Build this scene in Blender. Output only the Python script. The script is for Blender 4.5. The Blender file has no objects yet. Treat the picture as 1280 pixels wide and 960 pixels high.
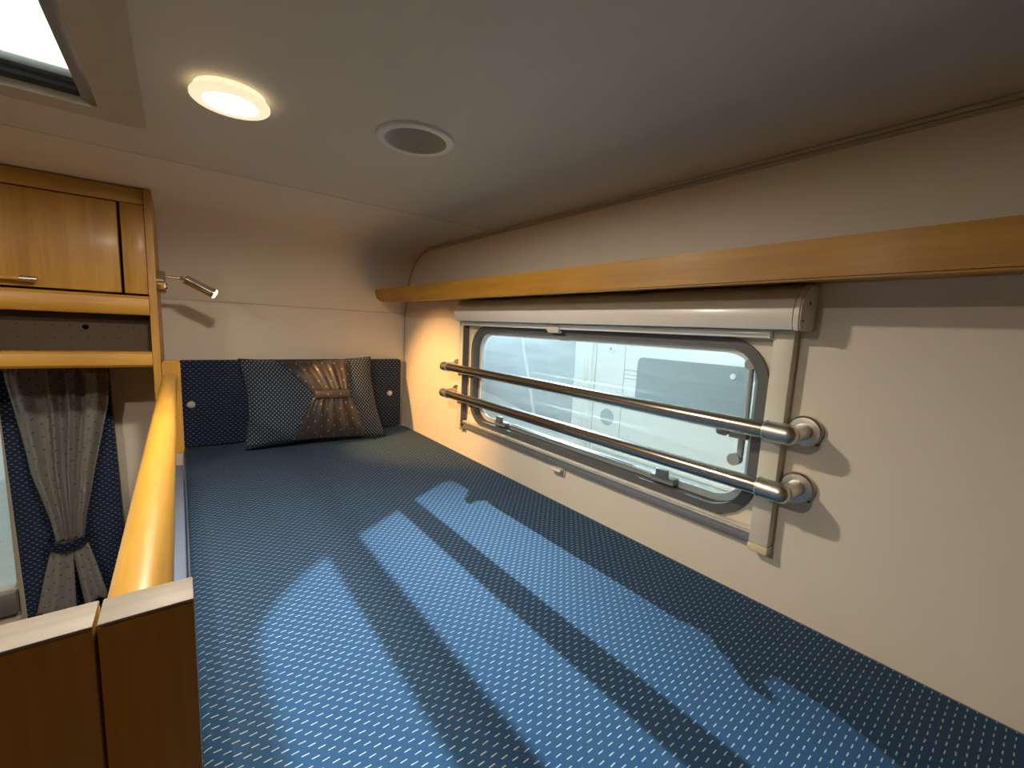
import bpy, bmesh, math, random
from mathutils import Vector, Matrix
random.seed(3)
PI = math.pi
sc = bpy.context.scene
COL = sc.collection
OZ = 1.70                      # eye height above the cabin floor; coordinates below are relative to the eye

# ------------------------------------------------------------------ camera
yaw, pit, rol, fpx = 0.665210, -0.128352, 0.0477301, 532.35
f_ = Vector((math.sin(yaw)*math.cos(pit), math.cos(yaw)*math.cos(pit), math.sin(pit)))
r0 = Vector((math.cos(yaw), -math.sin(yaw), 0)); u0 = r0.cross(f_)
r_ = r0*math.cos(rol) + u0*math.sin(rol); u_ = u0*math.cos(rol) - r0*math.sin(rol)
cam_d = bpy.data.cameras.new('camera'); cam = bpy.data.objects.new('camera', cam_d); COL.objects.link(cam)
cam_d.sensor_width = 36; cam_d.lens = fpx/1280*36; cam_d.clip_start = 0.01
M3 = Matrix((r_, u_, -f_)).transposed()
cam.matrix_world = Matrix.Translation((0, 0, OZ)) @ M3.to_4x4()
sc.camera = cam

# ------------------------------------------------------------------ world, lights, exposure
w = bpy.data.worlds.new('hall'); sc.world = w; w.use_nodes = True
bg = w.node_tree.nodes['Background']; bg.inputs[0].default_value = (0.95, 1.0, 0.98, 1); bg.inputs[1].default_value = 0.36
sc.view_settings.view_transform = 'Standard'; sc.view_settings.look = 'None'
sc.view_settings.gamma = 1; sc.view_settings.use_curve_mapping = False
sc.view_settings.exposure = 0.6

def area(name, loc, aim, sx, sy, power, color):
    d = bpy.data.lights.new(name, 'AREA'); d.shape = 'RECTANGLE'; d.size = sx; d.size_y = sy
    d.energy = power; d.color = color
    o = bpy.data.objects.new(name, d); COL.objects.link(o)
    o.location = Vector(loc) + Vector((0, 0, OZ))
    z = (Vector(loc) - Vector(aim)).normalized(); y = Vector((0, 1, 0)); x = y.cross(z).normalized(); y = z.cross(x)
    o.rotation_euler = Matrix((x, y, z)).transposed().to_euler()
    return o
# strip lamp of the hall the camper is parked in (the light added to the neighbouring van is in that van's builder)
area('hall_strip_lamp', (-0.3, 0.6, 2.6), (-0.3, 0.8, 0), 0.5, 1.6, 46, (0.95, 0.99, 0.98)).data.spread = math.radians(80)

# ------------------------------------------------------------------ materials
MATS = {}
class NT:
    def __init__(s, name):
        s.m = bpy.data.materials.new(name); s.m.use_nodes = True; s.t = s.m.node_tree
        s.b = s.t.nodes['Principled BSDF']; MATS[name] = s.m
    def n(s, typ, **kw):
        o = s.t.nodes.new(typ)
        for k, v in kw.items(): setattr(o, k, v)
        return o
    def l(s, a, b): s.t.links.new(a, b)
    def val(s, inp, v):
        if hasattr(v, 'is_linked') or hasattr(v, 'links'): s.l(v, inp)
        else: inp.default_value = v
    def math(s, op, a, b=0.0, c=None):
        o = s.n('ShaderNodeMath', operation=op); s.val(o.inputs[0], a); s.val(o.inputs[1], b)
        if c is not None: s.val(o.inputs[2], c)
        return o.outputs[0]
    def mix(s, fac, a, b):
        o = s.n('ShaderNodeMix', data_type='RGBA'); s.val(o.inputs[0], fac); s.val(o.inputs[6], a); s.val(o.inputs[7], b)
        return o.outputs[2]
    def xyz(s):
        t = s.n('ShaderNodeTexCoord'); x = s.n('ShaderNodeSeparateXYZ'); s.l(t.outputs['Object'], x.inputs[0])
        return t.outputs['Object'], x.outputs
    def noise(s, vec, scale, detail=3, sc3=(1, 1, 1)):
        mp = s.n('ShaderNodeMapping'); mp.inputs['Scale'].default_value = sc3; s.l(vec, mp.inputs[0])
        o = s.n('ShaderNodeTexNoise'); o.inputs['Scale'].default_value = scale; o.inputs['Detail'].default_value = detail
        s.l(mp.outputs[0], o.inputs['Vector']); return o.outputs['Fac']
    def bump(s, h, strength, dist=0.002):
        o = s.n('ShaderNodeBump'); o.inputs['Strength'].default_value = strength; o.inputs['Distance'].default_value = dist
        s.l(h, o.inputs['Height']); s.l(o.outputs[0], s.b.inputs['Normal'])
    def smooth(s, v, a, b):
        o = s.n('ShaderNodeMapRange', interpolation_type='SMOOTHSTEP'); s.l(v, o.inputs[0])
        o.inputs[1].default_value = a; o.inputs[2].default_value = b; return o.outputs[0]
def c4(c): return (c[0], c[1], c[2], 1)
def plain(name, col, rough=0.5, metal=0.0, var=0.06, nscale=18, bump=0.0, coat=0.0):
    t = NT(name); v, _ = t.xyz(); nz = t.noise(v, nscale, 3)
    t.l(t.mix(nz, c4([c*(1-var) for c in col]), c4([min(1, c*(1+var)) for c in col])), t.b.inputs['Base Color'])
    t.b.inputs['Roughness'].default_value = rough; t.b.inputs['Metallic'].default_value = metal
    if coat: t.b.inputs['Coat Weight'].default_value = coat; t.b.inputs['Coat Roughness'].default_value = 0.15
    if bump:
        t.bump(t.noise(v, 420, 2), bump, 0.001)
    return t.m
def wood(name, dark, light, axis, rough=0.38, coat=0.25):
    t = NT(name); v, _ = t.xyz()
    s = [26, 26, 26]; s['XYZ'.index(axis)] = 1.6
    a = t.noise(v, 1.6, 5, s); s2 = [210, 210, 210]; s2['XYZ'.index(axis)] = 14
    b = t.noise(v, 1.0, 2, s2); cl = t.noise(v, 6, 2)
    k = t.math('ADD', t.math('MULTIPLY', a, .62), t.math('ADD', t.math('MULTIPLY', b, .22), t.math('MULTIPLY', cl, .30)))
    t.l(t.mix(t.smooth(k, .38, .76), c4(dark), c4(light)), t.b.inputs['Base Color'])
    t.b.inputs['Roughness'].default_value = rough
    t.b.inputs['Coat Weight'].default_value = coat; t.b.inputs['Coat Roughness'].default_value = 0.2
    t.bump(b, 0.08, 0.0006); return t.m
def dash(name, ax, base, thread, pitch=(.0178, .018), size=(.0041, .00085), rough=.85, sheen=.25, tint=None):
    """woven fabric: short light dashes in staggered rows"""
    t = NT(name); v, o = t.xyz(); i, j = 'XYZ'.index(ax[0]), 'XYZ'.index(ax[1])
    u = t.math('DIVIDE', o[i], pitch[0]); w_ = t.math('DIVIDE', o[j], pitch[1])
    wob = t.math('MULTIPLY', t.math('SUBTRACT', t.noise(v, 60, 1), .5), .10); w_ = t.math('ADD', w_, wob)
    ms = []
    for off in (0.0, 0.5):
        a = t.math('ABSOLUTE', t.math('SUBTRACT', t.math('FRACT', t.math('ADD', u, off+40)), .5))
        b = t.math('ABSOLUTE', t.math('SUBTRACT', t.math('FRACT', t.math('ADD', w_, off+40)), .5))
        ma = t.smooth(a, (size[0]+.0004)/pitch[0], (size[0]-.0004)/pitch[0])
        mb = t.smooth(b, (size[1]+.0003)/pitch[1], (size[1]-.0003)/pitch[1])
        ms.append(t.math('MULTIPLY', ma, mb))
    m = t.math('MAXIMUM', ms[0], ms[1])
    weave = t.noise(v, 900, 2); blot = t.noise(v, 9, 3)
    bc = t.mix(weave, c4([c*.72 for c in base]), c4([c*1.28 for c in base]))
    bc = t.mix(t.math('MULTIPLY', blot, .35), bc, c4([base[0]*1.25, base[1]*1.1, base[2]*.95]))
    t.l(t.mix(t.math('MULTIPLY', m, t.math('ADD', .62, t.math('MULTIPLY', t.noise(v, 140, 1), .6))), bc, c4(thread)), t.b.inputs['Base Color'])
    t.b.inputs['Roughness'].default_value = rough; t.b.inputs['Sheen Weight'].default_value = sheen
    t.b.inputs['Sheen Roughness'].default_value = .5; t.b.inputs['Specular IOR Level'].default_value = .12
    t.bump(t.math('ADD', m, t.math('MULTIPLY', weave, .35)), .35, .0006); return t.m
def dots(name, ax, base, dot, pitch, rad, rough=.45, sheen=.3, stag=True):
    """smooth fabric with small sparse dots"""
    t = NT(name); v, o = t.xyz(); i, j = 'XYZ'.index(ax[0]), 'XYZ'.index(ax[1])
    u = t.math('DIVIDE', o[i], pitch[0]); w_ = t.math('DIVIDE', o[j], pitch[1]); ms = []
    for off in ((0.0, 0.5) if stag else (0.0,)):
        a = t.math('MULTIPLY', t.math('SUBTRACT', t.math('FRACT', t.math('ADD', u, off+40)), .5), pitch[0])
        b = t.math('MULTIPLY', t.math('SUBTRACT', t.math('FRACT', t.math('ADD', w_, off+40)), .5), pitch[1])
        d = t.math('SQRT', t.math('ADD', t.math('MULTIPLY', a, a), t.math('MULTIPLY', b, b)))
        ms.append(t.smooth(d, rad*1.25, rad*.75))
    m = ms[0] if len(ms) == 1 else t.math('MAXIMUM', ms[0], ms[1])
    nz = t.noise(v, 30, 3)
    bc = t.mix(nz, c4([c*.88 for c in base]), c4([c*1.12 for c in base]))
    t.l(t.mix(m, bc, c4(dot)), t.b.inputs['Base Color'])
    t.b.inputs['Roughness'].default_value = rough; t.b.inputs['Sheen Weight'].default_value = sheen; return t.m
def clear(name, tint, haze, rough=0.02, hazecol=(.9, .95, .95)):
    """thin clear acrylic: see-through, fresnel gloss, a little milkiness from scratches"""
    t = NT(name); nt = t.t; nt.nodes.remove(t.b); out = nt.nodes['Material Output']
    tr = t.n('ShaderNodeBsdfTransparent'); tr.inputs[0].default_value = c4(tint)
    gl = t.n('ShaderNodeBsdfGlossy'); gl.inputs['Roughness'].default_value = rough; gl.inputs[0].default_value = (1, 1, 1, 1)
    tl = t.n('ShaderNodeBsdfTranslucent'); tl.inputs[0].default_value = c4(hazecol)
    lw = t.n('ShaderNodeLayerWeight'); lw.inputs[0].default_value = .5
    fr = t.math('ADD', t.math('MULTIPLY', t.math('POWER', lw.outputs['Facing'], 4.5), .55), .02)
    v, _ = t.xyz(); nz = t.noise(v, 5, 4, (1, 1, 6))
    m1 = t.n('ShaderNodeMixShader'); t.l(t.math('MULTIPLY', t.math('ADD', nz, .4), haze), m1.inputs[0]); t.l(tr.outputs[0], m1.inputs[1]); t.l(tl.outputs[0], m1.inputs[2])
    m2 = t.n('ShaderNodeMixShader'); t.l(fr, m2.inputs[0]); t.l(m1.outputs[0], m2.inputs[1]); t.l(gl.outputs[0], m2.inputs[2])
    t.l(m2.outputs[0], out.inputs[0]); return t.m
def glow(name, col, strength):
    t = NT(name); t.b.inputs['Base Color'].default_value = c4((.9, .9, .9))
    t.b.inputs['Emission Color'].default_value = c4(col); t.b.inputs['Emission Strength'].default_value = strength; return t.m

WALL = plain('wall_vinyl', (.76, .69, .57), .55, var=.03, bump=.12)
CEIL = plain('ceiling_vinyl', (.68, .62, .50), .6, var=.03, nscale=6, bump=.08)
TRIMG = plain('trim_grey', (.48, .42, .32), .5)
FLOORM = wood('floor_vinyl', (.20, .12, .06), (.33, .21, .11), 'X', .5, 0)
WOODY = wood('beech_along_y', (.40, .205, .022), (.54, .305, .046), 'Y')
WOODX = wood('beech_along_x', (.40, .190, .026), (.56, .300, .048), 'X', .45, .1)
WOODS = wood('shelf_beech', (.36, .165, .014), (.50, .255, .030), 'Y', .5, .05)
WOODZ = wood('beech_along_z', (.39, .185, .024), (.54, .285, .045), 'Z', .45, .1)
WOODN = wood('near_wall_dark_wood', (.16, .08, .02), (.24, .13, .035), 'Z', .5, 0)  # for the unseen near wall, dark tone chosen to cut bounce light
WOODEND = wood('pale_beech_end', (.19, .16, .12), (.29, .25, .20), 'X', .55, .0)
CREAM = plain('cream_plastic', (.70, .65, .53), .45)
CREAMY = plain('yellowed_plastic', (.72, .62, .38), .45)
WHITEP = plain('white_plastic', (.80, .76, .68), .35, coat=.2)
HATCHP = plain('hatch_plastic', (.50, .44, .33), .5)
WHITEB = plain('white_bar', (.88, .86, .80), .3, coat=.3)
DARKG = plain('dark_rubber', (.10, .10, .095), .5)
GREYP = plain('grey_plastic', (.26, .26, .25), .45)
GREYL = plain('mid_grey_plastic', (.34, .34, .32), .45)
GREYA = plain('grey_aluminium', (.36, .35, .33), .4, .6)
BRIGHTA = plain('bright_aluminium', (.85, .84, .80), .28, .8)
BLACK = plain('black_rubber', (.012, .012, .012), .5)
HOLE = plain('black_hole', (.002, .002, .002), 1.0); HOLE.node_tree.nodes['Principled BSDF'].inputs['Specular IOR Level'].default_value = 0
CHROME = plain('chrome', (.78, .76, .72), .10, 1.0, var=.02)
NICKEL = plain('satin_nickel', (.62, .60, .55), .33, 1.0, var=.03)
STEEL = plain('polished_tube', (.52, .46, .39), .20, 1.0, var=.03)
MATT = dash('mattress_fabric', 'XY', (.016, .050, .108), (.36, .40, .38), size=(.0041, .00064), sheen=.03)
CUSH = dash('cushion_fabric', 'XZ', (.014, .026, .062), (.26, .30, .33), size=(.0030, .0010), sheen=.08)
PILL = dash('pillow_fabric', 'XZ', (.016, .030, .058), (.24, .27, .28), pitch=(.0134, .0150), size=(.0020, .0026), sheen=.1)
GUARD = plain('blue_grey_vinyl', (.13, .17, .24), .5)
SASH = dots('grey_satin', 'XZ', (.088, .076, .072), (.52, .50, .45), (.048, .044), .0026, .38)
CURT = dots('curtain_satin', 'XZ', (.42, .41, .38), (.14, .14, .145), (.030, .040), .0026, .42)
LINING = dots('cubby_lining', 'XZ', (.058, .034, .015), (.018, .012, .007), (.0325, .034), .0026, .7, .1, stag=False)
BUTTON = plain('cream_button', (.62, .60, .52), .35)
PANE = clear('acrylic_pane', (.84, .865, .86), .035)
PANE2 = clear('cabin_window_pane', (.90, .97, .94), .30)
MILK = clear('milky_hatch_pane', (.92, .96, .95), .55, .15)
RIM = plain('acrylic_rim', (.72, .76, .75), .25, coat=.4)
PUCK = plain('puck_housing', (.80, .70, .45), .4)
PUCK.node_tree.nodes['Principled BSDF'].inputs['Emission Color'].default_value = (1, .86, .58, 1)
PUCK.node_tree.nodes['Principled BSDF'].inputs['Emission Strength'].default_value = .58   # light-guiding diffuser ring of the lamp
LENS = glow('puck_lens', (1.0, .86, .70), 540)
WARM = glow('warm_led', (1.0, .62, .32), 6)
VANW = plain('van_white', (.78, .77, .74), .3, var=.02, coat=.4)
VANG = plain('van_glass', (.25, .27, .28), .12, var=.05)
VANL = plain('van_cab_glass', (.42, .43, .42), .12, var=.10, nscale=3)
VANS = plain('van_seam', (.38, .41, .42), .5)
HALL = plain('hall_concrete', (.55, .56, .54), .8)

# ------------------------------------------------------------------ mesh helpers
def box(bm, x0, x1, y0, y1, z0, z1, bev=0.0, seg=2):
    vs = [bm.verts.new((x, y, z)) for x in (x0, x1) for y in (y0, y1) for z in (z0, z1)]
    fs = [bm.faces.new([vs[i] for i in q]) for q in ((0, 1, 3, 2), (4, 6, 7, 5), (0, 4, 5, 1), (2, 3, 7, 6), (0, 2, 6, 4), (1, 5, 7, 3))]
    if bev:
        bmesh.ops.bevel(bm, geom=list({e for f in fs for e in f.edges}), offset=bev, segments=seg, affect='EDGES', profile=.5)
    return bm
def B(*a, **k): return box(bmesh.new(), *a, **k)
def tube(bm, pts, rads, n=20, caps=True):
    pts = [Vector(p) for p in pts]
    if not hasattr(rads, '__len__'): rads = [rads]*len(pts)
    rings = []; ref = None
    for i, p in enumerate(pts):
        a = pts[max(i-1, 0)]; b = pts[min(i+1, len(pts)-1)]
        if (b-a).length < 1e-9: d = (pts[-1]-pts[0]).normalized()
        else: d = (b-a).normalized()
        if ref is None:
            ref = Vector((0, 0, 1)) if abs(d.z) < .9 else Vector((1, 0, 0))
        x = d.cross(ref).normalized(); y = x.cross(d).normalized(); ref = y
        rings.append([bm.verts.new(p + (x*math.cos(2*PI*k/n) + y*math.sin(2*PI*k/n))*rads[i]) for k in range(n)])
    for a, b in zip(rings, rings[1:]):
        for k in range(n): bm.faces.new((a[k], a[(k+1) % n], b[(k+1) % n], b[k]))
    if caps: bm.faces.new(rings[0]); bm.faces.new(rings[-1])
    return bm
def T(pts, rads, n=20, caps=True): return tube(bmesh.new(), pts, rads, n, caps)
def lathe(c, axis, prof, n=40):
    """prof: (along axis, radius) pairs from centre c along axis"""
    bm = bmesh.new(); c = Vector(c); a = Vector(axis).normalized()
    x = a.orthogonal().normalized(); y = a.cross(x); rings = []
    for h, r in prof:
        if r < 1e-6: rings.append([bm.verts.new(c+a*h)])
        else: rings.append([bm.verts.new(c + a*h + (x*math.cos(2*PI*k/n)+y*math.sin(2*PI*k/n))*r) for k in range(n)])
    for p, q in zip(rings, rings[1:]):
        for k in range(n):
            if len(p) == 1 and len(q) == 1: continue
            if len(p) == 1: bm.faces.new((p[0], q[k], q[(k+1) % n]))
            elif len(q) == 1: bm.faces.new((p[k], p[(k+1) % n], q[0]))
            else: bm.faces.new((p[k], p[(k+1) % n], q[(k+1) % n], q[k]))
    return bm
def prism(pts, fn, d0, d1, bev=0.0):
    """extrude a 2D outline: fn(a, b, depth) -> point"""
    bm = bmesh.new(); A = [bm.verts.new(fn(a, b, d0)) for a, b in pts]; C = [bm.verts.new(fn(a, b, d1)) for a, b in pts]
    n = len(pts); f1 = bm.faces.new(A); f2 = bm.faces.new(C)
    for k in range(n): bm.faces.new((A[k], A[(k+1) % n], C[(k+1) % n], C[k]))
    if bev: bmesh.ops.bevel(bm, geom=list(f1.edges)+list(f2.edges), offset=bev, segments=2, affect='EDGES')
    return bm
def rrect(a0, a1, b0, b1, r, n=8):
    out = []
    for cx, cy, s in ((a1-r, b1-r, 0), (a0+r, b1-r, 1), (a0+r, b0+r, 2), (a1-r, b0+r, 3)):
        for k in range(n+1):
            t = (s + k/n)*PI/2; out.append((cx+r*math.cos(t), cy+r*math.sin(t)))
    return out
def circ(a, b, r, n=32): return [(a+r*math.cos(2*PI*k/n), b+r*math.sin(2*PI*k/n)) for k in range(n)]
def plate(outer, holes, fn, d0, d1):
    """flat slab with holes"""
    bm = bmesh.new(); loops = []
    for lp in [outer]+holes:
        vs = [bm.verts.new(fn(a, b, d0)) for a, b in lp]; loops.append([bm.edges.new((vs[i], vs[(i+1) % len(vs)])) for i in range(len(vs))])
    bmesh.ops.triangle_fill(bm, edges=[e for l in loops for e in l], use_beauty=True)
    ex = bmesh.ops.extrude_face_region(bm, geom=bm.faces[:])
    dv = Vector(fn(0, 0, d1)) - Vector(fn(0, 0, d0))
    bmesh.ops.translate(bm, verts=[v for v in ex['geom'] if isinstance(v, bmesh.types.BMVert)], vec=dv)
    return bm
def ring(outer, inner, fn, d0, d1, bev=0.0):
    bm = bmesh.new(); n = len(outer)
    q = [[bm.verts.new(fn(a, b, d)) for a, b in lp] for lp, d in ((outer, d0), (outer, d1), (inner, d1), (inner, d0))]
    for i in range(4):
        for k in range(n): bm.faces.new((q[i][k], q[i][(k+1) % n], q[(i+1) % 4][(k+1) % n], q[(i+1) % 4][k]))
    return bm
def grid(nu, nv, fn, thick=0.0):
    bm = bmesh.new(); g = [[bm.verts.new(fn(i/nu, j/nv)) for i in range(nu+1)] for j in range(nv+1)]
    for j in range(nv):
        for i in range(nu): bm.faces.new((g[j][i], g[j][i+1], g[j+1][i+1], g[j+1][i]))
    if thick: bmesh.ops.solidify(bm, geom=bm.faces[:], thickness=thick)
    return bm
def join(*bms):
    out = bmesh.new()
    for b in bms:
        me = bpy.data.meshes.new('t'); b.to_mesh(me); b.free(); out.from_mesh(me); bpy.data.meshes.remove(me)
    return out
WL = {}
def mk(name, bm, mat, parent=None, label=None, cat=None, group=None, kind=None, smooth=35):
    """ONE mesh object with its origin at its own base; coordinates come in relative to the eye"""
    bmesh.ops.recalc_face_normals(bm, faces=bm.faces[:])
    xs = [v.co for v in bm.verts]
    o3 = Vector(((min(v.x for v in xs)+max(v.x for v in xs))/2, (min(v.y for v in xs)+max(v.y for v in xs))/2, min(v.z for v in xs)))
    bmesh.ops.translate(bm, verts=bm.verts[:], vec=-o3)
    me = bpy.data.meshes.new(name); bm.to_mesh(me); bm.free()
    for p in me.polygons: p.use_smooth = True
    me.set_sharp_from_angle(angle=math.radians(smooth)); me.materials.append(mat)
    o = bpy.data.objects.new(name, me); COL.objects.link(o); wl = o3 + Vector((0, 0, OZ)); WL[o.name] = wl
    if parent: o.parent = parent; o.location = wl - WL[parent.name]
    else: o.location = wl
    return tag(o, label, cat, group, kind)
def tag(o, label=None, cat=None, group=None, kind=None):
    for k, v in (('label', label), ('category', cat), ('group', group), ('kind', kind)):
        if v: o[k] = v
    return o
def thing(name, loc, label, cat, group=None, kind=None):
    o = bpy.data.objects.new(name, None); COL.objects.link(o); o.empty_display_size = .05
    o.location = Vector(loc)+Vector((0, 0, OZ)); WL[o.name] = o.location.copy(); return tag(o, label, cat, group, kind)
XY = lambda z: (lambda a, b, d: (a, b, d))
fX = lambda a, b, d: (d, a, b)      # outline in (y, z), depth along x
fY = lambda a, b, d: (a, d, b)      # outline in (x, z), depth along y
fZ = lambda a, b, d: (a, b, d)      # outline in (x, y), depth along z

# ------------------------------------------------------------------ the setting
W = .874; YB = 2.0; YN = -.45; XL = -1.9; ZC = .333; ZF = -OZ
S = 'structure'
mk('floor', B(XL, W+.04, YN, YB+.04, ZF-.04, ZF), FLOORM, label='brown vinyl cabin floor', cat='floor', kind=S)
HATCH = (-.50, -.085, .56, .995)
ceil = mk('ceiling', plate([(XL, YN), (W+.035, YN), (W+.035, 1.262), (XL, 1.262)],
          [rrect(*HATCH, .012, 3), circ(.354, .768, .058)], fZ, ZC, ZC+.012), CEIL, label='flat cream camper ceiling with a roof hatch and recesses', cat='ceiling', kind=S)
cove = [(1.256, ZC), (1.68, ZC), (1.74, .330), (1.80, .318), (1.85, .298), (1.885, .275), (1.914, .245), (1.933, .213), (1.947, .174), (1.962, .125), (1.976, .075), (1.984, .05)]
bmc = bmesh.new(); A = [bmc.verts.new((XL, y, z+.0003)) for y, z in cove]; C = [bmc.verts.new((W+.03, y, z+.0003)) for y, z in cove]
A2 = [bmc.verts.new((XL, y+.010, z+.012)) for y, z in cove]; C2 = [bmc.verts.new((W+.03, y+.010, z+.012)) for y, z in cove]
for k in range(len(cove)-1):
    bmc.faces.new((A[k], A[k+1], C[k+1], C[k])); bmc.faces.new((A2[k], A2[k+1], C2[k+1], C2[k]))
bmc.faces.new((A[0], C[0], C2[0], A2[0])); bmc.faces.new((A[-1], C[-1], C2[-1], A2[-1]))
mk('cove_panel', bmc, WALL, ceil, smooth=60)
mk('seam_strip', B(XL, W-.001, 1.2612, 1.2636, ZC-.0006, ZC+.002), TRIMG, ceil)
mk('seam_strip', B(-.044, W-.006, 1.9832, 1.9875, .0478, .0500), TRIMG, ceil)
# right wall with the rounded window opening
mk('wall_right', plate([(YN, ZF), (YB+.04, ZF), (YB+.04, .40), (YN, .40)], [rrect(.338, 1.352, -.352, -.004, .085, 8)], fX, W, W+.032), WALL,
   label='cream vinyl wall behind the handrails, holding the wide window', cat='wall', kind=S)
WB = (-1.30, -.440, -.93, -.25)
mk('wall_back', plate([(XL, ZF), (W, ZF), (W, .056), (XL, .056)], [rrect(*WB, .03, 4)], fY, 1.986, YB+.03), WALL,
   label='cream wall behind the padded headboard', cat='wall', kind=S)
mk('wall_left', B(XL-.03, XL, YN, YB+.03, ZF, ZC+.02), WALL, label='far cabin wall past the seating', cat='wall', kind=S)
mk('wall_near', B(XL, W+.03, YN-.03, YN, ZF, ZC+.02), WOODN, label='brown wooden cabin side wall opposite the headboard', cat='wall', kind=S)
t1 = thing('trim_1', (W-.003, .8, ZC-.012), 'thin double bead where ceiling meets window wall', 'trim', kind=S)
mk('bead', B(W-.007, W-.0005, YN, 1.72, ZC-.0075, ZC-.0005, bev=.0015), TRIMG, t1)
mk('bead', B(W-.004, W-.0005, YN, 1.72, ZC-.0145, ZC-.0095, bev=.001), TRIMG, t1)
mk('trim_2', T([(W-.003, y, z) for y, z in [(1.715, ZC-.004)]+[(y-.002, z-.004) for y, z in cove[2:]]+[(1.982, 0), (1.982, -.495)]], .0028, 8), TRIMG,
   label='thin dark corner bead running down to the mattress', cat='trim', kind=S)

# ------------------------------------------------------------------ window with rubber seal
win = thing('window_1', (W+.016, .845, -.36), 'wide rounded acrylic window in dark rubber seal behind two handrails', 'window', kind=S)
mk('seal', ring(rrect(.328, 1.362, -.362, .006, .092, 10), rrect(.347, 1.343, -.343, -.013, .075, 10), fX, W-.008, W+.036), DARKG, win)
mk('pane', prism(rrect(.345, 1.345, -.345, -.011, .076, 10), fX, W+.026, W+.029), PANE, win)
mk('pane_rim', ring(rrect(.345, 1.345, -.345, -.011, .076, 10), rrect(.362, 1.324, -.327, -.027, .060, 10), fX, W+.018, W+.0255), RIM, win)
mk('hinge_rail', join(B(W+.012, W+.022, .50, 1.20, -.334, -.328, bev=.002), B(W+.010, W+.018, .62, 1.12, -.326, -.322, bev=.0015)), BRIGHTA, win)
st = mk('stay_arm', join(T([(W+.004, .366, -.05), (W+.004, .364, -.165)], .0050, 12), T([(W-.004, .366, -.046), (W+.012, .366, -.046)], .011, 16)), GREYL, win)
mk('clamp', join(B(W-.006, W+.014, .356, .392, -.196, -.165, bev=.004), B(W-.004, W+.008, .362, .373, -.232, -.19, bev=.003)), GREYL, st)
mk('knob', T([(W-.004, .391, -.182), (W-.004, .398, -.182), (W-.004, .412, -.182)], [.008, .0135, .0125], 12), GREYL, st)
mk('knob', T([(W-.008, .376, -.238), (W+.010, .376, -.238)], [.0125, .0125], 12), GREYL, st)
lt = mk('latch', join(B(W-.004, W+.020, .50, .56, -.338, -.322, bev=.003), B(W-.010, W+.002, .515, .545, -.326, -.304, bev=.003)), GREYP, win)
mk('latch', join(B(W-.004, W+.020, 1.14, 1.20, -.338, -.322, bev=.003), B(W-.010, W+.002, 1.155, 1.185, -.326, -.304, bev=.003)), GREYP, win)

# ------------------------------------------------------------------ roller blind
bl = thing('roller_blind', (.84, .84, -.40), 'cream roller blind cassette with side rails framing the wide window', 'blind')
cp = [(.8725, .096), (.842, .096), (.824, .087), (.809, .071), (.803, .054), (.803, .033), (.809, .021), (.8725, .021)]
mk('cassette', prism(cp, lambda a, b, d: (a, d, b), .281, 1.378), WHITEP, bl)
cp2 = [(a + (-.0015 if a < .87 else 0), b + (.0015 if b > .05 else -.0015)) for a, b in cp]
for y0, y1 in ((.269, .280), (1.379, 1.390)):
    e = mk('end_cap', prism(cp2, lambda a, b, d: (a, d, b), y0, y1, bev=.0025), WHITEP, bl)
    if y0 < 1:
        mk('screw_hole', T([(.838, .2685, .066), (.838, .2705, .066)], .0035, 12), BLACK, e)
        mk('screw_hole', T([(.816, .2685, .036), (.816, .2705, .036)], .0022, 12), BLACK, e)
for y0, y1, m in ((.289, .323, CREAM), (1.398, 1.426, CREAM)):
    r = mk('side_rail', B(.849, .8725, y0, y1, -.383, .0205, bev=.0025), m, bl)
    mk('rail_foot', B(.847, .8725, y0-.001, y1+.001, -.399, -.3835, bev=.003), CREAMY, r)
    if y0 > 1: mk('rail_gasket', B(.850, .8725, y0-.006, y0-.0005, -.383, .0195), DARKG, r)
bt = mk('bottom_track', B(.858, .8725, .3235, 1.3975, -.392, -.371, bev=.002), GREYA, bl)
mk('track_ridge', B(.853, .8725, .3235, 1.3975, -.3705, -.3655, bev=.001), BRIGHTA, bt)
mk('track_ridge', B(.856, .8725, .3235, 1.3975, -.3645, -.3610, bev=.001), CREAM, bt)
pb = mk('pull_bar', B(.838, .858, .3245, 1.390, .0050, .0190, bev=.0025), WHITEB, bl)
mk('pull_clip', join(B(.833, .8395, .865, .915, .000, .016, bev=.002), B(.835, .850, .868, .912, -.005, .003, bev=.002)), CREAM, pb)
ct = thing('blind_catch', (.866, .862, -.41), 'small cream plastic catch on the wall under the window blind', 'catch')
mk('catch_plate', B(.868, .8725, .84, .884, -.420, -.395, bev=.001), CREAM, ct)
mk('catch_lip', prism([(.8675, -.397), (.852, -.399), (.849, -.403), (.851, -.407), (.8675, -.407)], lambda a, b, d: (a, d, b), .842, .882, bev=.0012), CREAM, ct)

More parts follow.
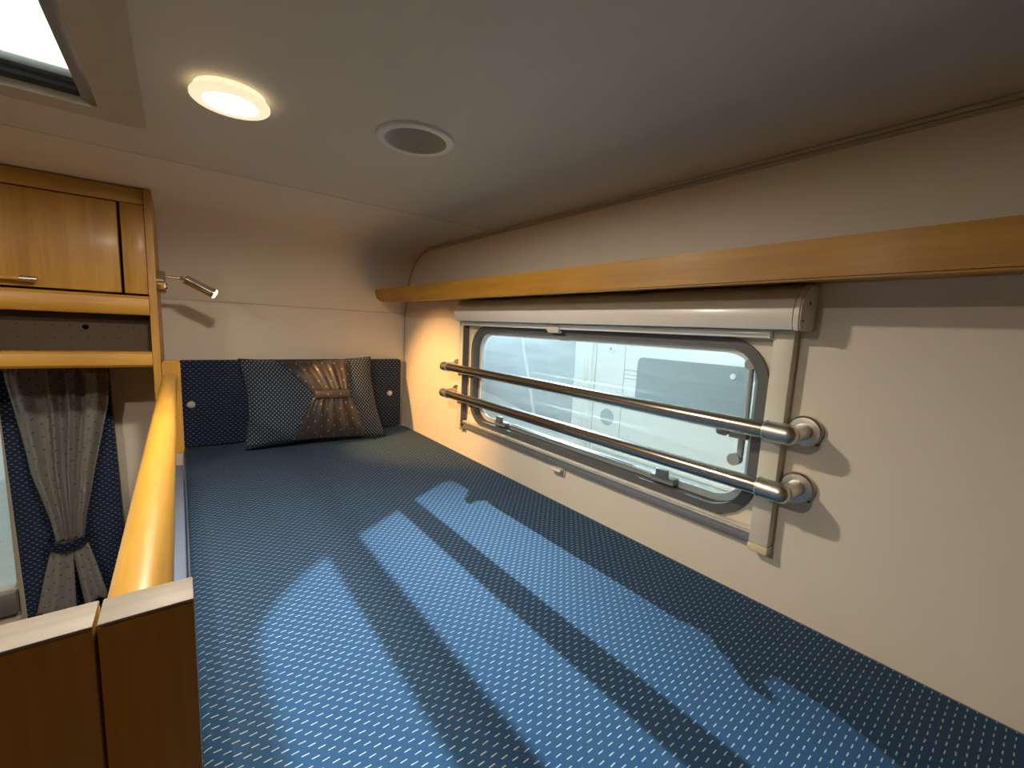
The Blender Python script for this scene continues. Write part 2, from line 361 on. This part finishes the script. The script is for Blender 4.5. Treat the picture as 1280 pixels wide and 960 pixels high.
# ------------------------------------------------------------------ two handrails across the window
def handrail(z, label):
    h = thing('handrail', (W, .86, z), label, 'handrail', None)
    x = .806
    mk('tube', T([(x, .299, z), (x, 1.425, z)], .0152, 28), STEEL, h)
    for y_in, s in ((.299, -1), (1.425, 1)):
        prof = [(0, .0160), (0, .0178), (.033, .0178)]+[(.033+.0178*math.sin(k/8*PI/2), .0178*math.cos(k/8*PI/2)) for k in range(1, 8)]+[(.0508, 0)]
        e = mk('end_cap', lathe((x, y_in, z), (0, s, 0), prof, 32), NICKEL, h)
        mk('standoff', T([(x, y_in+s*.0385, z), (W-.012, y_in+s*.0385, z)], .0145, 28), NICKEL, h)
        mk('collar', T([(x, y_in-s*.0025, z), (x, y_in-s*.0002, z)], .0186, 28), BRIGHTA, e)
        fl = mk('flange', lathe((W-.0005, y_in+s*.0385, z), (-1, 0, 0), [(0, 0), (0, .0275), (.008, .0275), (.0115, .0245), (.0125, .018), (.0125, 0)], 36), NICKEL, h)
        mk('set_screw', lathe((W-.006, y_in+s*.0385+s*.020, z-.020), (0, s*.7, -.7), [(-.003, 0), (-.003, .003), (.0025, .003), (.0025, 0)], 12), DARKG, fl)
    return h
handrail(-.155, 'upper of the two polished metal handrails across the window')
handrail(-.258, 'lower of the two polished metal handrails across the window')

# ------------------------------------------------------------------ shelf above the window
sh = thing('wall_shelf', (.79, .8, .10), 'long wooden shelf with rounded lip above the window', 'shelf')
out = [(YN+.01, .146), (1.945, .146)]
for k in range(0, 11):
    t = k/10*PI/2; out.append((1.815+.130*math.cos(t), .136-.047*math.sin(t)))
out += [(YN+.01, .089)]
mk('fascia', prism(out, fX, .709, .731, bev=.004), WOODS, sh)
mk('shelf_board', B(.7315, W-.001, YN+.01, 1.935, .102, .116), WOODS, sh)
mk('blind_clip', B(.80, .845, .585, .625, .0975, .1015, bev=.001), plain('clip_brown', (.20, .08, .05), .5), sh)

# ------------------------------------------------------------------ bunk: base, mattress, padded headboard, pillow
mk('bunk_platform', B(-.034, W-.002, YN+.005, 1.984, -.66, -.625, bev=.003), WOODX, label='flat wooden board under the blue mattress', cat='bed base')
def mattress():
    x0, x1, y0, y1 = -.003, .870, YN+.01, 1.966; zt, zb, r = -.5, -.623, .014; bm = bmesh.new()
    def prof(nn=6):
        o = [(0, zb)]
        for k in range(nn+1):
            t = k/nn*PI/2; o.append((r*(1-math.cos(t)), zt-r+r*math.sin(t)))
        return o
    P = prof(); loops = []
    for ins, z in P:
        loops.append([bm.verts.new((a, b, z)) for a, b in rrect(x0+ins, x1-ins, y0+ins, y1-ins, .03-ins, 5)])
    n = len(loops[0])
    for a, b in zip(loops, loops[1:]):
        for k in range(n): bm.faces.new((a[k], a[(k+1) % n], b[(k+1) % n], b[k]))
    bm.faces.new(loops[-1]); bm.faces.new(loops[0]); return bm
mt = mk('mattress', mattress(), MATT, label='blue bunk mattress woven with small pale dashes', cat='mattress')
mk('piping', T([(a, b, -.507) for a, b in rrect(-.0035, .8705, YN+.0095, 1.9665, .032, 6)]+[(.8705, 1.9345, -.507)], .0022, 6), GUARD, mt)
hb = mk('headboard', B(-.006, .842, 1.944, 1.984, -.497, -.170, bev=.010, seg=3), CUSH, label='dark blue padded headboard with two cream buttons against the wall', cat='headboard')
for x, z in ((.024, -.333), (.783, -.332)):
    mk('button', lathe((x, 1.9435, z), (0, -1, 0), [(-.002, 0), (-.002, .0125), (.002, .0125), (.0055, .009), (.007, .004), (.007, 0)], 24), BUTTON, hb)

PW, PH, PT = .260, .173, .062
tilt = math.radians(16); pn = math.radians(-.5)
PC = Vector((.432, 1.840, -.3235))
def pl(u, v, side, off=0.0):
    """point on the pillow: u, v in -1..1"""
    pinch = 1 - .085*(1-abs(v)**2.0)*abs(u)**6
    pinv = 1 - .075*(1-abs(u)**2.0)*abs(v)**6
    t = PT*(max(0, 1-abs(u)**2.6)**.62)*(max(0, 1-abs(v)**2.6)**.62)
    x = u*PW*pinch; z = v*PH*pinv + .006*u*v; d = side*(t+off) + .006*math.sin(5*u+2*v)*(1-abs(u))*(1-abs(v))
    # lean back, slight turn
    y = -d*math.cos(tilt) + z*math.sin(tilt); zz = z*math.cos(tilt) + d*math.sin(tilt)
    xx = x*math.cos(pn)-zz*math.sin(pn)*-1.0; zz2 = zz*math.cos(pn) - x*math.sin(pn)*-1.0
    lean = -.020*(v)*1.0*max(0, u)*(1 if v > 0 else .6)
    return PC + Vector((xx+lean, y, zz2))
pf = grid(44, 34, lambda a, b: pl(2*a-1, 2*b-1, 1)); pb_ = grid(44, 34, lambda a, b: pl(2*a-1, 2*b-1, -1))
pil = join(pf, pb_); bmesh.ops.remove_doubles(pil, verts=pil.verts[:], dist=.0004)
pw = mk('pillow', pil, PILL, label='blue-black dotted pillow with gathered grey satin sash leaning on headboard', cat='pillow', smooth=180)
def sash_u(s, v):
    if v >= .06: k = ((v-.06)/.94)**.85; L, R = -.06-.46*k, .44+.13*k
    else: k = ((.06-v)/1.06)**.80; L, R = -.06-.36*k, .44+.22*k
    return L+(R-L)*s
def sash(a, b):
    v = -.985+1.97*b; u = sash_u(a, v); k = min(1, abs(v-.06)*1.5)
    fold = .0042*math.sin(a*2*PI*4.5+.8*math.sin(3*v)+1.2) + .0022*math.sin(a*2*PI*9+2*v)
    edge = min(1, min(a, 1-a)*14)
    return pl(u, v, 1, .0045 + (.0055+fold*(.55+.45*k))*edge)
mk('sash', grid(90, 44, sash, .0008), SASH, pw, label='gathered grey satin sash with pale dots', smooth=180)
mk('sash_band', grid(24, 8, lambda a, b: pl(-.085+.55*a, -.035+.20*b, 1, .0165+.003*math.sin(PI*a)-.004*(2*b-1)**2-(.010 if a in (0., 1.) else 0)), .001), SASH, pw, smooth=180)
bmr = bmesh.new(); tube(bmr, [pl(math.sin(t) if False else u, v, 0) for u, v in
    [(-1+2*k/16, 1) for k in range(17)]+[(1, 1-2*k/12) for k in range(1, 13)]+[(1-2*k/16, -1) for k in range(1, 17)]+[(-1, -1+2*k/12) for k in range(1, 13)]], .0028, 6, caps=False)
mk('seam_piping', bmr, CUSH, pw)

# ------------------------------------------------------------------ guard rail of the bunk, posts at its near end
gr = thing('guard_rail', (-.027, .95, -.62), 'round beech guard rail along the bunk with bracket plate', 'guard rail')
mk('rail', T([(-.0274, y, -.190) for y in (.3325, .345, .8, 1.3, 1.57, 1.5795)], [.0165, .0172, .0172, .0172, .0172, .016], 32), WOODY, gr)
mk('bracket_plate', prism(rrect(-.0435, -.0015, -.418, -.137, .012, 6), fY, 1.580, 1.600, bev=.003), WOODZ, gr)
mk('guard_panel', B(-.030, -.0065, .3335, 1.5795, -.624, -.452, bev=.004), GUARD, gr, label='blue-grey padded panel under the rail')
for x0, x1, lab in ((-.0425, .0005, 'square beech post at the end of the guard rail'), (-.125, -.0440, 'wider beech board standing against the guard rail post')):
    p = thing('bunk_post', ((x0+x1)/2, .318, ZF), lab, 'post')
    mk('post_body', B(x0, x1, .304, .332, ZF+.001, -.1738, bev=.0012), WOODZ, p)
    mk('post_cap', B(x0, x1, .304, .332, -.1736, -.1715, bev=.0009), WOODEND, p, label='greyish top edge')  # greyer wood tone than the post body

# ------------------------------------------------------------------ ceiling lamp, ceiling recess, roof hatch
def puck(x, y, label):
    cl = thing('ceiling_lamp', (x, y, ZC), label, 'lamp')
    mk('housing', lathe((x, y, ZC), (0, 0, -1), [(.0003, .036), (.0003, .046), (.0075, .0465), (.0085, .0505), (.0105, .0520), (.0140, .0520), (.0160, .0500), (.0165, .0355), (.0150, .0345)], 48), PUCK, cl)
    mk('lens', lathe((x, y, ZC), (0, 0, -1), [(.0152, .0343), (.0158, .0338), (.0162, .025), (.0162, 0)], 40), LENS, cl)
puck(.0765, .82, 'round lit puck lamp with cream rim on the ceiling beside the round recess')
puck(-.60, .46, 'unseen round puck lamp added over the bench to brighten the cabin')  # added out of view for more ambient light and a lit curtain
rc = thing('ceiling_recess', (.354, .768, ZC), 'empty round recessed cup with white rim in the ceiling', 'recess')
mk('rim', lathe((.354, .768, ZC), (0, 0, -1), [(-.004, .0555), (.0005, .0695), (.004, .068), (.0055, .063), (.005, .0555), (-.004, .0545)], 48), WHITEP, rc)
mk('cup', lathe((.354, .768, ZC), (0, 0, 1), [(-.003, .0548), (.028, .050), (.036, .044), (.038, 0)], 48), plain('recess_grey', (.58, .57, .50), .5), rc)
ht = thing('roof_hatch', (-.29, .78, ZC), 'roof hatch with cream frame and dark blind rails in the ceiling', 'roof hatch')
hx0, hx1, hy0, hy1 = HATCH
mk('trim_frame', ring(rrect(hx0-.055, hx1+.055, hy0-.055, hy1+.048, .022, 6), rrect(hx0+.002, hx1-.002, hy0+.002, hy1-.002, .012, 6), fZ, ZC-.016, ZC-.0005), HATCHP, ht)
mk('well', ring(rrect(hx0-.003, hx1+.003, hy0-.003, hy1+.003, .012, 4), rrect(hx0+.001, hx1-.001, hy0+.001, hy1-.001, .011, 4), fZ, ZC+.0125, ZC+.115), CREAM, ht)
mk('inner_rail', join(B(hx1-.020, hx1-.002, hy0+.003, hy1-.003, ZC-.010, ZC+.020, bev=.002)), GREYP, ht)
mk('inner_rail', join(B(hx0+.002, hx0+.020, hy0+.003, hy1-.003, ZC-.010, ZC+.020, bev=.002)), GREYP, ht)
r = mk('blind_bar', join(B(hx0+.0205, hx1-.0205, hy1-.028, hy1-.004, ZC-.006, ZC+.010, bev=.003)), BLACK, ht)
mk('blind_bar', join(B(hx0+.0205, hx1-.0205, hy1-.046, hy1-.030, ZC+.004, ZC+.016, bev=.003)), DARKG, ht)
mk('lid_rib', B(hx0+.01, hx1-.01, hy1-.16, hy1-.152, ZC+.104, ZC+.108, bev=.001), WHITEP, ht)
mk('lid_pane', B(hx0-.002, hx1+.002, hy0-.002, hy1+.002, ZC+.112, ZC+.115), MILK, ht)

# ------------------------------------------------------------------ overhead cabinet
cb = thing('overhead_cabinet', (-.5, 1.78, -.16), 'beech overhead cabinet with flap door and open cubby below', 'cabinet')
YF = 1.600; CX0 = -1.15
sp = [(YF-.012, -.44), (YF-.012, .3305), (1.68, .3305)]+[(y-.004, z-.004) for y, z in cove[2:]]+[(1.983, .04), (1.983, -.44)]
mk('side_panel', prism(sp, fX, -.0625, -.0455, bev=.002), WOODZ, cb)
mk('top_rail', B(CX0, -.063, YF, YF+.02, .290, .3305, bev=.002), WOODX, cb)
mk('stile', B(-.1135, -.0632, YF+.001, YF+.018, .048, .2895, bev=.002), WOODZ, cb)
d = mk('flap_door', B(-.705, -.1195, YF-.001, YF+.017, .048, .2875, bev=.003), WOODZ, cb)
mk('flap_door', B(CX0, -.7095, YF-.001, YF+.017, .048, .2875, bev=.003), WOODZ, cb)
hd = mk('handle', T([(-.53, YF-.026, .066), (-.302, YF-.026, .066)], .0055, 14), WOODX, d)
for x0, x1 in ((-.301, -.272), (-.560, -.531)):
    mk('handle_end', join(T([(x0, YF-.026, .066), (x1, YF-.026, .066)], .0068, 14), T([((x0+x1)/2, YF-.024, .066), ((x0+x1)/2, YF-.0012, .066)], .005, 10)), NICKEL, hd)
nose = [(YF+.04, .042), (YF-.008, .042), (YF-.018, .034), (YF-.022, .016), (YF-.019, .000), (YF-.010, -.010), (YF+.04, -.012)]
mk('shelf_lip', prism(nose, fX, CX0, -.063, bev=.001), WOODX, cb)
nose2 = [(YF+.04, -.114), (YF-.006, -.114), (YF-.014, -.120), (YF-.017, -.136), (YF-.014, -.150), (YF-.006, -.157), (YF+.04, -.158)]
mk('bottom_lip', prism(nose2, fX, CX0, -.063, bev=.001), WOODX, cb)
mk('cubby_top', B(CX0, -.063, YF+.041, 1.975, .020, .042), WOODX, cb)
mk('cubby_floor', B(CX0, -.063, YF+.041, 1.980, -.157, -.132), WOODX, cb)
cbk = mk('cubby_back', B(CX0, -.063, YF+.055, YF+.063, -.1315, .0195), LINING, cb, label='brown dotted lining of the open cubby')
mk('cable_hole', T([(-.203, YF+.0548, -.050), (-.203, YF+.0538, -.050)], .0068, 20), HOLE, cbk)

# ------------------------------------------------------------------ reading lamp on the cabinet side
rl = thing('reading_lamp', (-.0455, 1.662, .088), 'chrome swivel reading lamp lit at its tip on the cabinet side', 'lamp')
ly = 1.662
mk('base', lathe((-.0452, ly, .088), (1, 0, 0), [(0, 0), (0, .034), (.016, .034), (.020, .031), (.020, 0)], 40), CHROME, rl)
mk('base_switch', lathe((-.0250, ly, .078), (1, 0, 0), [(0, .010), (.003, .009), (.0035, 0)], 20), CHROME, rl)
ar = mk('arm', join(T([(-.0250, ly, .106), (.008, ly, .105)], .0048, 14), lathe((.0125, ly, .105), (1, 0, 0), [(-.006, 0), (-.005, .0045), (0, .0065), (.005, .0045), (.006, 0)], 16)), CHROME, rl)
hdir = Vector((.86, -.05, -.46)).normalized(); h0 = Vector((.020, ly, .104)); L = .082
hp = [h0, h0+hdir*.003, h0+hdir*(L-.012), h0+hdir*(L-.010), h0+hdir*L]
hd_ = mk('head', tube(bmesh.new(), hp, [.011, .0142, .0142, .0150, .0150], 28), CHROME, rl)
mk('bulb', lathe(h0+hdir*(L+.0002), hdir, [(0, .0148), (.003, .0135), (.006, .008), (.0065, 0)], 24), WARM, rl)
ld = bpy.data.lights.new('reading_lamp_light', 'SPOT'); ld.energy = 32; ld.color = (1.0, .52, .17); ld.spot_size = math.radians(62); ld.spot_blend = .8; ld.shadow_soft_size = .012
lo = bpy.data.objects.new('reading_lamp_light', ld); COL.objects.link(lo)
aim = Vector((.874, 1.62, -.36)); src = h0+hdir*(L+.010); zz = (src-aim).normalized()
lo.location = src+Vector((0, 0, OZ)); lo.rotation_euler = zz.to_track_quat('Z', 'Y').to_euler()

# ------------------------------------------------------------------ seating corner beyond the rail: window, padded panel, curtain, bench
w2 = thing('window_2', ((WB[0]+WB[1])/2, 2.0, WB[2]), 'pale side window beside the tied grey curtain', 'window', kind=S)
mk('frame', ring(rrect(WB[0]-.0, WB[1]+.0, WB[2], WB[3], .03, 4), rrect(WB[0]+.016, WB[1]-.012, WB[2]+.016, WB[3]-.016, .022, 4), fY, 1.988, 2.028), CREAM, w2)
mk('pane', prism(rrect(WB[0]+.010, WB[1]-.006, WB[2]+.010, WB[3]-.010, .022, 4), fY, 2.012, 2.016), PANE2, w2)
mk('sill', B(WB[0], WB[1]-.01, 1.962, 1.985, -.992, -.915, bev=.004), GREYA, w2)
mk('window_side_panel', prism([(-.437, -.162), (-.420, -1.12), (-.172, -1.12), (-.192, -.162)], fY, 1.915, 1.960, bev=.008), CUSH,
   label='dark blue dashed padded panel hanging behind the grey curtain', cat='padded panel')
EDGE = [(-.163, -.405, -.190), (-.196, -.409, -.187), (-.222, -.408, -.186), (-.30, -.398, -.192), (-.43, -.383, -.218), (-.51, -.376, -.234), (-.60, -.357, -.250), (-.67, -.343, -.263), (-.72, -.338, -.268), (-.74, -.338, -.268)]
def lerp_edge(z):
    for (z0, a0, b0), (z1, a1, b1) in zip(EDGE, EDGE[1:]):
        if z0 >= z >= z1:
            k = (z0-z)/(z0-z1); return a0+(a1-a0)*k, b0+(b1-b0)*k
    return EDGE[-1][1:]
YC = 1.862
def folds(s, w_, z):
    p = s+.035*math.sin(9*s+1.3)
    return math.sin(2*PI*4.3*p+.5)*w_ + .30*w_*math.sin(2*PI*9.5*p+1.9+3*z)
def cloth(a, b):
    z = -.163-.572*b; L_, R_ = lerp_edge(z); k = 1-min(1, max(0, (z+.74)/.35)); head = 1 if z > -.195 else 0
    amp = .0175*(1-.45*k) * (.55 if head else 1)
    y = YC + folds(a, amp, z) + (.004*math.sin(a*2*PI*19) if head else 0) - (.004 if -.205 < z < -.19 else 0)
    return (L_+(R_-L_)*a, y, z)
cu = thing('curtain', (-.30, YC, -1.0), 'gathered grey satin curtain tied back with a dark band', 'curtain')
mk('cloth', grid(120, 60, cloth, .001), CURT, cu, smooth=180)
def tail(xa, xb, xc, xd, zl, zr, ph):
    def fn(a, b):
        zt = -.732; zb_ = zl+(zr-zl)*a; z = zt+(zb_-zt)*b
        x0 = xa+(xc-xa)*b**.85; x1 = xb+(xd-xb)*b**.85
        return (x0+(x1-x0)*a, YC-.002+(.006+.006*b)*math.sin(2*PI*(1.6*a)+ph)*(.4+.6*b), z)
    return grid(40, 24, fn, .001)
mk('tail', tail(-.338, -.296, -.392, -.300, -.965, -.985, .5), CURT, cu, smooth=180)
mk('tail', tail(-.305, -.268, -.283, -.224, -.972, -.950, 2.2), CURT, cu, smooth=180)
def tie(a, b):
    t = 2*PI*a; rx, ry = .047, .022
    x = -.304+rx*math.cos(t); y = YC-.002+ry*math.sin(t); zc = -.725 - .022*max(0, -math.sin(t)) + .10*(x+.304)
    return (x*1.0, y - .003*math.sin(PI*b), zc+.030*(b-.5))
mk('tieback', grid(48, 8, tie, .002), CUSH, cu, label='dark blue fabric tieback', smooth=180)
bn = thing('bench_seat', (-.85, 1.7, ZF), 'blue upholstered bench under the side window', 'bench')
mk('bench_box', B(-1.45, -.10, 1.40, 1.93, ZF+.001, ZF+.33, bev=.003), WOODX, bn)
mk('seat_cushion', B(-1.45, -.10, 1.36, 1.90, ZF+.332, ZF+.45, bev=.02, seg=3), CUSH, bn)
mk('back_cushion', B(-1.45, -.10, 1.80, 1.912, ZF+.455, -.995, bev=.02, seg=3), CUSH, bn)

# ------------------------------------------------------------------ outside the window: parked van on the hall floor
mk('ground_outside', B(-4, 7, -5, 8, -2.24, -2.20), HALL, label='grey concrete hall floor outside the camper', cat='ground', kind=S)
VX = 1.90
vn = thing('parked_van', (VX+.9, 1.4, -2.199), 'white parked van seen through the wide window', 'van')
mk('body', B(VX, VX+1.9, -1.2, 3.9, -1.85, .62, bev=.06, seg=4), VANW, vn)
sw = mk('side_window', prism(rrect(.79, 1.345, -.385, -.122, .025, 4), fX, VX-.006, VX+.004), VANG, vn)
mk('window_gasket', ring(rrect(.782, 1.353, -.393, -.114, .03, 4), rrect(.792, 1.343, -.383, -.124, .024, 4), fX, VX-.009, VX-.0005), GREYP, sw)
mk('window_knob', lathe((VX-.006, .86, -.16), (-1, 0, 0), [(0, .014), (.006, .012), (.008, 0)], 16), WHITEP, sw)
mk('panel_seam', B(VX-.002, VX+.002, 1.640, 1.646, -1.6, .12), VANS, vn)
mk('panel_seam', B(VX-.002, VX+.002, .60, 1.53, -.050, -.046), VANS, vn)
mk('panel_seam', B(VX-.002, VX+.002, 1.44, 1.443, -1.2, .0), VANS, vn)
for z in (-.19, -.215, -.235): mk('panel_crease', B(VX-.003, VX+.002, 1.36, 1.44, z-.002, z+.002, bev=.001), VANS, vn)
for z in (-.60, -.66): mk('body_moulding', B(VX-.008, VX+.002, -.9, 1.62, z-.010, z+.010, bev=.004), VANW, vn)
dr = mk('cab_door', B(VX-.010, VX+.002, 1.662, 3.05, -1.5, .06, bev=.006), VANW, vn)
mk('cab_glass', prism([(1.80, -.05), (3.0, -.05), (3.0, -.46), (1.80, -.62)], fX, VX-.014, VX-.0105), VANL, dr)
mk('pillar_strip', B(VX-.016, VX-.0105, 1.665, 1.72, -.75, .05, bev=.002), WHITEP, dr)
mk('glass_divider', prism([(2.30, -.05), (2.325, -.05), (2.14, -.62), (2.11, -.62)], fX, VX-.018, VX-.0145), VANW, dr)
dh = mk('door_handle', B(VX-.032, VX-.0165, 1.685, 1.712, -.285, -.145, bev=.008, seg=3), WHITEP, dr)
fc = mk('filler_cap', lathe((VX-.0002, 1.535, -.082), (-1, 0, 0), [(0, 0), (0, .030), (.005, .028), (.006, .012), (.010, .010), (.010, 0)], 28), VANW, vn)
mk('cap_lock', lathe((VX-.0105, 1.535, -.082), (-1, 0, 0), [(0, .008), (.002, .007), (.002, 0)], 16), GREYP, fc)
mk('fuel_flap', lathe((VX-.0002, 1.535, -.47), (-1, 0, 0), [(0, 0), (0, .048), (.003, .047), (.003, 0)], 32), VANS, vn)
for y in (-.5, 3.2):
    wh = mk('wheel', lathe((VX+.03, y, -1.87), (1, 0, 0), [(0, 0), (0, .2), (-.01, .30), (.03, .328), (.19, .328), (.2, .30), (.2, 0)], 36), BLACK, vn)
    mk('hub_cap', lathe((VX+.018, y, -1.87), (-1, 0, 0), [(0, .19), (.01, .17), (.02, .05), (.02, 0)], 28), GREYA, wh)

# unseen fixture added on the van to cast the light patches on the mattress
AL = Vector((1.835, 1.90, .51)); AT = Vector((-1.2, -.5, -.5)); ad = (AT-AL).normalized()
aw = mk('added_light_housing', join(B(AL.x+.012, VX-.0005, AL.y-.10, AL.y+.10, AL.z-.03, AL.z+.045, bev=.008)), WHITEP, vn)
la = area('added_patch_lamp', AL, AT, .018, .05, 32, (.56, .83, 1.0)); la.data.spread = math.radians(48)
mk('light_lens', B(AL.x+.008, AL.x+.0118, AL.y-.085, AL.y+.085, AL.z-.018, AL.z+.020, bev=.0015), glow('added_light_lens', (.75, .90, 1.0), 4), aw)
